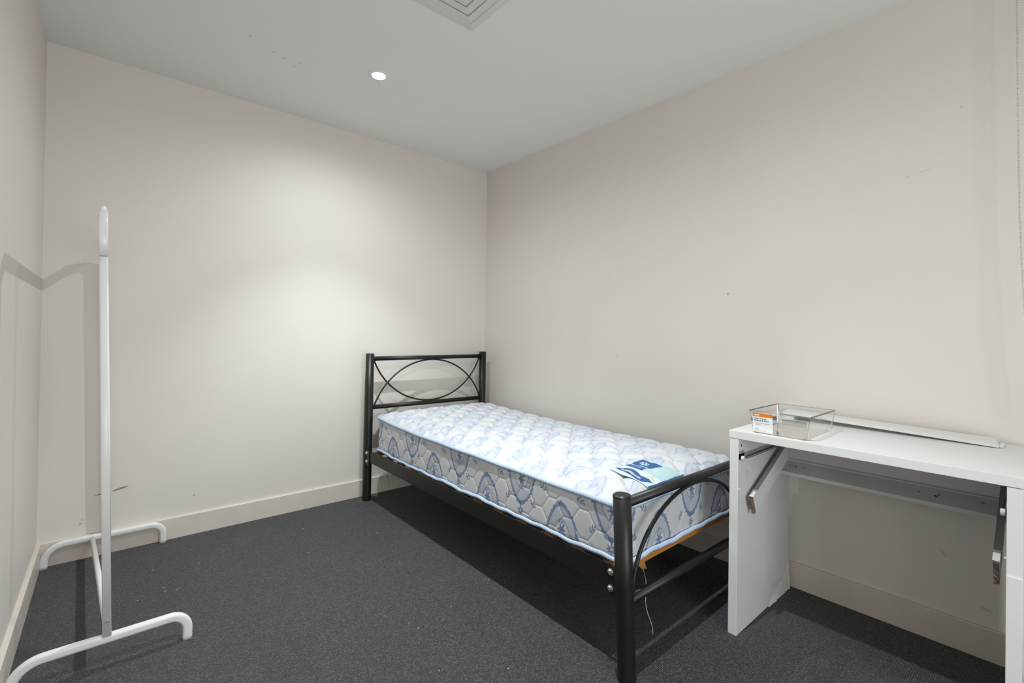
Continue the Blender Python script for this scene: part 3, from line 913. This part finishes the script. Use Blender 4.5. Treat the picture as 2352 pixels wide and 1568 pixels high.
# peeling laminate along the bottom rear of the far panel
edge = [(-0.262, 0.004), (-0.235, 0.020), (-0.215, 0.034), (-0.195, 0.030), (-0.175, 0.046), (-0.150, 0.050), (-0.135, 0.062), (-0.115, 0.060), (-0.095, 0.078), (-0.075, 0.086), (-0.060, 0.108), (-0.050, 0.128), (-0.0465, 0.150)]
bm = bmesh.new()
lowp = [(x, 0.0005) for x, z in edge[:-1]] + [(-0.0395, 0.0005)]
for (xa, za), (xb, zb), (xc, zc), (xd, zd) in zip(edge[:-1], edge[1:], lowp[:-1], lowp[1:]):
    q = [(xa, PA0 - 0.0015, za), (xb, PA0 - 0.0015, zb), (xd, PA0 - 0.006 - 0.004 * random.random(), zd), (xc, PA0 - 0.005, zc)]
    bm.faces.new([bm.verts.new(v) for v in q])
bmesh.ops.remove_doubles(bm, verts=bm.verts, dist=0.0045)
o = bm_obj('peeling_laminate', bm, PEEL, sideA)
md = o.modifiers.new('thickness', 'SOLIDIFY'); md.thickness = 0.001
# rear board with its cable shelf
box('rear_board', (-0.052, PB1, 0.560), (-0.037, PA0, 0.7212), LAMINATE, desk)
# the shelf has dropped at the front and lies aslant
ta = math.atan2(0.032, 0.100)
SM = Matrix.Translation((-0.150, 0, 0.535)) @ Matrix.Rotation(-ta, 4, 'Y')
shelf = box('cable_shelf', (0.0, PB1, -0.016), (0.1035, PA0, 0.0), LAMINATE, desk, bevel=0.0008, mat4=SM)
box('shelf_bead', (0.094, PB1, 0.0), (0.1025, PA0, 0.006), LAMINATE, shelf, mat4=SM)
for (u, y, r) in ((0.055, -2.285, 0.0065), (0.050, -2.305, 0.003), (0.052, -2.335, 0.002), (0.05, -2.70, 0.002), (0.045, -2.745, 0.004), (0.056, -2.752, 0.0025), (0.06, -2.86, 0.005)):
    p_ = SM @ Vector((u, y, 0.0))
    lathe('screw_hole', [(0, 0.0018), (r * 0.6, 0.0018), (r, 0.0022), (r, -0.001), (0, -0.001)], tuple(p_), DARK if r < 0.0045 else STEEL, shelf, 12)
# drawer runners on the side panels
def runner(side, ypan, sgn):
    z0 = 0.648
    bm = bmesh.new()
    add_box(bm, (-0.546, min(ypan, ypan + sgn * 0.0015), z0 - 0.004), (-0.09, max(ypan, ypan + sgn * 0.0015), z0 + 0.016))
    add_box(bm, (-0.546, min(ypan, ypan + sgn * 0.0015), z0 - 0.006), (-0.505, max(ypan, ypan + sgn * 0.0015), z0 + 0.026))
    add_box(bm, (-0.505, min(ypan, ypan + sgn * 0.012), z0 - 0.004), (-0.09, max(ypan, ypan + sgn * 0.012), z0 - 0.0022))
    add_box(bm, (-0.505, min(ypan + sgn * 0.0105, ypan + sgn * 0.012), z0 - 0.004), (-0.09, max(ypan + sgn * 0.0105, ypan + sgn * 0.012), z0 + 0.002))
    o = bm_obj('drawer_runner', bm, STEEL, side)
    return o
def yaxis(s): return '-Y' if s < 0 else 'Y'
for side, ypan, sgn in ((sideA, PA0, -1), (sideB, PB1, 1)):
    runner(side, ypan, sgn)
    lathe('runner_wheel', [(0, 0.0105), (0.003, 0.0105), (0.0034, 0.0125), (0.0085, 0.0125), (0.0095, 0.011), (0.0095, 0.003), (0, 0.003)], (-0.5285, ypan, 0.6475), NYLON, side, 20, axis=yaxis(sgn))
for (x, z, r) in ((-0.527, 0.694, 0.0048), (-0.545, 0.596, 0.0016), (-0.474, 0.587, 0.0018), (-0.474, 0.570, 0.0018), (-0.12, 0.135, 0.002)):
    lathe('drill_hole', [(0, 0.0004), (r, 0.0004), (r, 0), (0, 0)], (x, PA0, z), DARK, sideA, 14, axis='-Y')
lathe('shelf_pin', [(0, 0.004), (0.003, 0.004), (0.004, 0), (0, 0)], (-0.545, PA0, 0.535), NYLON, sideA, 12, axis='-Y')
lathe('shelf_pin', [(0, 0.004), (0.003, 0.004), (0.004, 0), (0, 0)], (-0.545, PB1, 0.535), NYLON, sideB, 12, axis='Y')
# the drawer's broken side boards, hanging aslant from the runners
def hanging(ymid, label):
    root = thing('drawer_side', (-0.34, ymid, 0.55), label, 'drawer part', 'broken drawer sides hanging under the desk')
    a = Vector((-0.489, 0, 0.502)); b_ = Vector((-0.150, 0, 0.654)); d = (b_ - a).normalized(); n = Vector((-d.z, 0, d.x))
    M = Matrix(((d.x, 0, n.x, a.x), (0, 1, 0, ymid), (d.z, 0, n.z, a.z), (0, 0, 0, 1)))
    L_ = (b_ - a).length
    box('board', (0.002, -0.006, -0.070), (L_, 0.006, 0.0), LAMINATE, root, mat4=M, bevel=0.0006, seg=1)
    bm = bmesh.new()
    add_box(bm, (0.045, -0.0072, -0.002), (L_, 0.0072, 0.0012), M)
    add_box(bm, (0.045, 0.0060, -0.018), (L_, 0.0072, 0.0012), M)
    bm_obj('metal_channel', bm, STEEL, root)
    box('cap', (0.0, -0.0075, -0.002), (0.043, 0.0075, 0.0020), NYLON, root, mat4=M, bevel=0.0006, seg=1)
    # torn end
    bm = bmesh.new()
    rows = 8
    prev = None
    for i in range(rows + 1):
        v = -0.070 + 0.069 * i / rows
        ring = [bm.verts.new(M @ Vector((u, w, v))) for u, w in ((0.003, -0.006), (-0.004 - 0.009 * random.random(), -0.0055), (-0.004 - 0.009 * random.random(), 0.0055), (0.003, 0.006))]
        if prev:
            for q in range(3): bm.faces.new((prev[q], prev[q + 1], ring[q + 1], ring[q]))
        prev = ring
    bm_obj('torn_end', bm, CHIP, root)
    return root
hanging(PA0 - 0.0215, 'broken white drawer side hanging aslant inside the far desk panel')
hanging(PB1 + 0.0215, 'broken white drawer side hanging aslant beside the near desk panel')

# ------------------------------------------------------------------ things on the desk
ZD = 0.7495
# clear drawer
bx0, bx1, by0, by1, bz1 = -0.533, -0.259, -2.484, -2.288, 0.829
clear = thing('storage_tray', (-0.39, -2.385, ZD), 'clear plastic drawer tray with an orange and white label on the desk', 'storage box')
def rr_loop(x0, x1, y0, y1, r, z, n=5):
    P = []
    for cx, cy, a0 in ((x1 - r, y1 - r, 0), (x0 + r, y1 - r, 90), (x0 + r, y0 + r, 180), (x1 - r, y0 + r, 270)):
        for i in range(n + 1):
            a = math.radians(a0 + 90 * i / n)
            P.append(Vector((cx + r * math.cos(a), cy + r * math.sin(a), z)))
    return P
def loops_mesh(name, loops, cap_last=False, cap_first=False):
    V = [v for lp in loops for v in lp]; k = len(loops[0]); Fc = []
    for i in range(len(loops) - 1):
        for q in range(k):
            q2 = (q + 1) % k
            Fc.append((i * k + q, i * k + q2, (i + 1) * k + q2, (i + 1) * k + q))
    if cap_first: Fc.append(tuple(reversed(range(k))))
    if cap_last: Fc.append(tuple(range((len(loops) - 1) * k, len(loops) * k)))
    me = pymesh(name, V, Fc)
    bm = bmesh.new(); bm.from_mesh(me); bmesh.ops.recalc_face_normals(bm, faces=bm.faces); bm.to_mesh(me); bm.free()
    return me
g = 0.0022
zb = ZD + 0.003
fl = 0.007      # flare towards the rim
outer = [rr_loop(bx0 + fl, bx1 - fl, by0 + fl, by1 - fl, 0.012, zb), rr_loop(bx0 + fl * .8, bx1 - fl * .8, by0 + fl * .8, by1 - fl * .8, 0.012, zb + 0.01), rr_loop(bx0, bx1, by0, by1, 0.008, bz1)]
inner = [rr_loop(bx0 + g, bx1 - g, by0 + g, by1 - g, 0.006, bz1), rr_loop(bx0 + fl + g, bx1 - fl - g, by0 + fl + g, by1 - fl - g, 0.010, zb + g)]
link('body', loops_mesh('body', outer, cap_first=True), CLEAR, clear)
rim = [rr_loop(bx0 - 0.003, bx1 + 0.003, by0 - 0.003, by1 + 0.003, 0.009, bz1 - 0.0012), rr_loop(bx0 - 0.003, bx1 + 0.003, by0 - 0.003, by1 + 0.003, 0.009, bz1 + 0.0012),
       rr_loop(bx0 + g, bx1 - g, by0 + g, by1 - g, 0.006, bz1 + 0.0012), rr_loop(bx0 + g, bx1 - g, by0 + g, by1 - g, 0.006, bz1 - 0.0012), rr_loop(bx0 - 0.003, bx1 + 0.003, by0 - 0.003, by1 + 0.003, 0.009, bz1 - 0.0012)]
link('rim', loops_mesh('rim', rim), CLEAR_EDGE, clear)
for (x, y) in ((bx0 + 0.022, by0 + 0.022), (bx0 + 0.022, by1 - 0.022), (bx1 - 0.022, by0 + 0.022), (bx1 - 0.022, by1 - 0.022)):
    lathe('foot', [(0, 0.0032), (0.006, 0.0032), (0.0065, 0.0006), (0.005, 0), (0, 0)], (x, y, ZD), CLEAR_EDGE, clear, 14)
for (cx_, cy_) in ((bx0, by0), (bx0, by1), (bx1, by0), (bx1, by1)):
    sx_, sy_ = (1 if cx_ == bx0 else -1), (1 if cy_ == by0 else -1)
    tube('corner_edge', [(cx_ + sx_ * (fl + 0.0032), cy_ + sy_ * (fl + 0.0032), zb + 0.002), (cx_ + sx_ * 0.0022, cy_ + sy_ * 0.0022, bz1 - 0.002)], 0.0016, CLEAR_EDGE, clear, 6)
# finger pull moulded behind the front wall
V = []; Fc = []
npull = 14
for i in range(npull + 1):
    y = by0 + 0.014 + (0.078) * i / npull
    for (x, z) in ((bx0 + g + 0.001, 0.812), (bx0 + 0.011, 0.806), (bx0 + 0.013, 0.795), (bx0 + 0.009, 0.793)):
        V.append((x, y, z))
for i in range(npull):
    for q in range(3): Fc.append((i * 4 + q, i * 4 + q + 1, (i + 1) * 4 + q + 1, (i + 1) * 4 + q))
o = link('finger_pull', pymesh('finger_pull', V, Fc), CLEAR_PULL, clear, smooth=True)
# paper label
ly0, ly1, lz0, lz1 = -2.3665, -2.2995, 0.7545, 0.8225
def flare_x(z): return bx0 + fl * (1 - (z - zb) / (bz1 - zb))
def lab_face(name, ya, yb, za, zb2, off, mat, parent):
    bm = bmesh.new()
    q = [(flare_x(za) - off, ya, za), (flare_x(za) - off, yb, za), (flare_x(zb2) - off, yb, zb2), (flare_x(zb2) - off, ya, zb2)]
    a = [bm.verts.new(v) for v in q]; b_ = [bm.verts.new((v[0] + 0.0002, v[1], v[2])) for v in q]
    bm.faces.new(a); bm.faces.new(b_[::-1])
    for i in range(4): bm.faces.new((a[i], a[(i + 1) % 4], b_[(i + 1) % 4], b_[i]))
    return bm_obj(name, bm, mat, parent)
lab = lab_face('paper_label', ly0, ly1, lz0, lz1, 0.0006, PAPER, clear)
lab_face('orange_band', ly0, ly1, lz1 - 0.0125, lz1, 0.0009, ORANGE, lab)
def text(body, y, z, size, mat, name, bold=0.0):
    cu = bpy.data.curves.new(name, 'FONT'); cu.body = body; cu.size = size; cu.align_x = 'LEFT'; cu.offset = bold
    to = bpy.data.objects.new(name + '_tmp', cu); C.objects.link(to)
    bpy.context.view_layer.update()
    me = bpy.data.meshes.new_from_object(to.evaluated_get(bpy.context.evaluated_depsgraph_get()))
    bpy.data.objects.remove(to, do_unlink=True)
    for v in me.vertices:
        a, b_ = v.co.x, v.co.y
        zz = z + b_
        v.co = Vector((flare_x(zz) - 0.0012, y - a, zz))
    me.name = name
    return link(name, me, mat, lab)
text('anko', ly1 - 0.0050, lz1 - 0.0088, 0.0098, WHITEINK, 'logo_lettering', 0.00022)
text('Clear Drawer', ly1 - 0.0050, lz1 - 0.0215, 0.0074, INK, 'title_lettering', 0.00008)
text('Medium & Wide', ly1 - 0.0050, lz1 - 0.0285, 0.0074, INK, 'title_lettering', 0.00008)
def dashes(z, y_start, widths, h, name='small_print'):
    bm = bmesh.new(); y = y_start
    for w in widths:
        add_box(bm, (flare_x(z) - 0.0012, y - w, z - h / 2), (flare_x(z) - 0.0009, y, z + h / 2)); y -= w + 0.0011
    return bm_obj(name, bm, GREYINK, lab)
dashes(lz1 - 0.0355, ly1 - 0.0085, (0.011, 0.0015, 0.013, 0.0015, 0.017), 0.0014)
dashes(lz1 - 0.0410, ly1 - 0.0085, (0.007, 0.005, 0.005), 0.0012)
dashes(lz1 - 0.0560, ly1 - 0.0055, (0.008, 0.007), 0.0009)
dashes(lz1 - 0.0590, ly1 - 0.0055, (0.012,), 0.0009)
dashes(lz1 - 0.0635, ly1 - 0.0055, (0.018, 0.010, 0.008), 0.0008)

# white batten leaning along the wall side of the desk top
batten = thing('timber_batten', (-0.08, -2.58, ZD), 'long white painted batten lying along the wall side of the desk', 'wood strip')
# right end on the desk, left end propped
def bat(u, t, n):
    """u 0..1 from near end to far end, t across (0 front, 1 back), n thickness"""
    y = -2.899 + u * 0.640
    x = -0.136 + t * 0.108 + 0.012 * u
    z = ZD + 0.0015 + 0.0205 * u + n + 0.006 * t * (1 - u)
    return Vector((x, y + 0.012 * t, z))
V = []; Fc = []
for u in (0.0, 0.25, 0.5, 0.75, 1.0):
    for t, n in ((0, 0), (1, 0), (1, 0.0095), (0, 0.0095)): V.append(bat(u, t, n))
for i in range(4):
    for q in range(4):
        q2 = (q + 1) % 4
        Fc.append((i * 4 + q, i * 4 + q2, (i + 1) * 4 + q2, (i + 1) * 4 + q))
Fc += [(0, 1, 2, 3), (19, 18, 17, 16)]
me = pymesh('board', V, Fc)
bm = bmesh.new(); bm.from_mesh(me); bmesh.ops.recalc_face_normals(bm, faces=bm.faces)
me.free if False else None
bm_obj('board', bm, BATTEN_M, batten, bevel=0.001)
box('end_tab', (-0.122, -2.909, ZD + 0.0008), (-0.060, -2.8985, ZD + 0.008), BATTEN_M, batten, bevel=0.001)
box('support_block', (-0.118, -2.300, ZD), (-0.040, -2.262, ZD + 0.0215), BATTEN_M, batten, bevel=0.001)

# ------------------------------------------------------------------ roller blind on the right wall: its chain hangs into view
blind = thing('roller_blind', (-0.04, -3.4, H), 'silver bead chain of a roller blind hanging at the right edge', 'blind')
tube('rolled_fabric', [(-0.062, -3.0, 2.335), (-0.062, -3.82, 2.335)], 0.031, BLIND_M, blind, 24)
box('blind_fabric', (-0.033, -3.81, 2.262), (-0.0315, -3.005, 2.335), BLIND_M, blind)
box('bottom_bar', (-0.039, -3.81, 2.240), (-0.026, -3.005, 2.264), WHITE_METAL, blind, bevel=0.002)
box('bracket', (-0.095, -2.990, 2.295), (0.0, -2.984, 2.385), WHITE_METAL, blind, bevel=0.001)
beads = []
zc_ = 2.330
while zc_ > 0.85:
    if zc_ > 1.72: y = -2.928 - (2.213 - zc_) * 0.0123 - 0.004 * max(0, zc_ - 2.25) * 20
    else: y = -2.934 - (1.725 - zc_) * 0.018 - 0.045 * max(0.0, 1.60 - zc_) ** 2
    beads.append((-0.070, y, zc_)); zc_ -= 0.00815
bm0 = bmesh.new(); bmesh.ops.create_icosphere(bm0, subdivisions=2, radius=0.0033)
bv = [v.co.copy() for v in bm0.verts]; bf = [[v.index for v in f_.verts] for f_ in bm0.faces]; bm0.free()
V, Fc = [], []
for i, b_ in enumerate(beads):
    o0 = len(V)
    V += [v + Vector(b_) for v in bv]; Fc += [tuple(o0 + q for q in f_) for f_ in bf]
ch = link('bead_chain', pymesh('bead_chain', V, Fc), CHROME, blind, smooth=True)
tube('chain_cord', beads[::4], 0.0009, CHROME, blind, 5)

# ------------------------------------------------------------------ lint on the carpet
bm = bmesh.new()
for i in range(70):
    x, y = random.uniform(-2.3, -0.1), random.uniform(-2.7, -0.2)
    a = random.uniform(0, math.pi); L_ = random.uniform(0.002, 0.006)
    M = Matrix.Translation((x, y, 0.0012)) @ Matrix.Rotation(a, 4, 'Z')
    add_box(bm, (-L_ / 2, -0.0005, -0.0006), (L_ / 2, 0.0005, 0.0006), M)
tag(bm_obj('carpet_lint', bm, THREAD), 'tiny white lint specks scattered over the dark carpet', 'lint', kind='stuff')
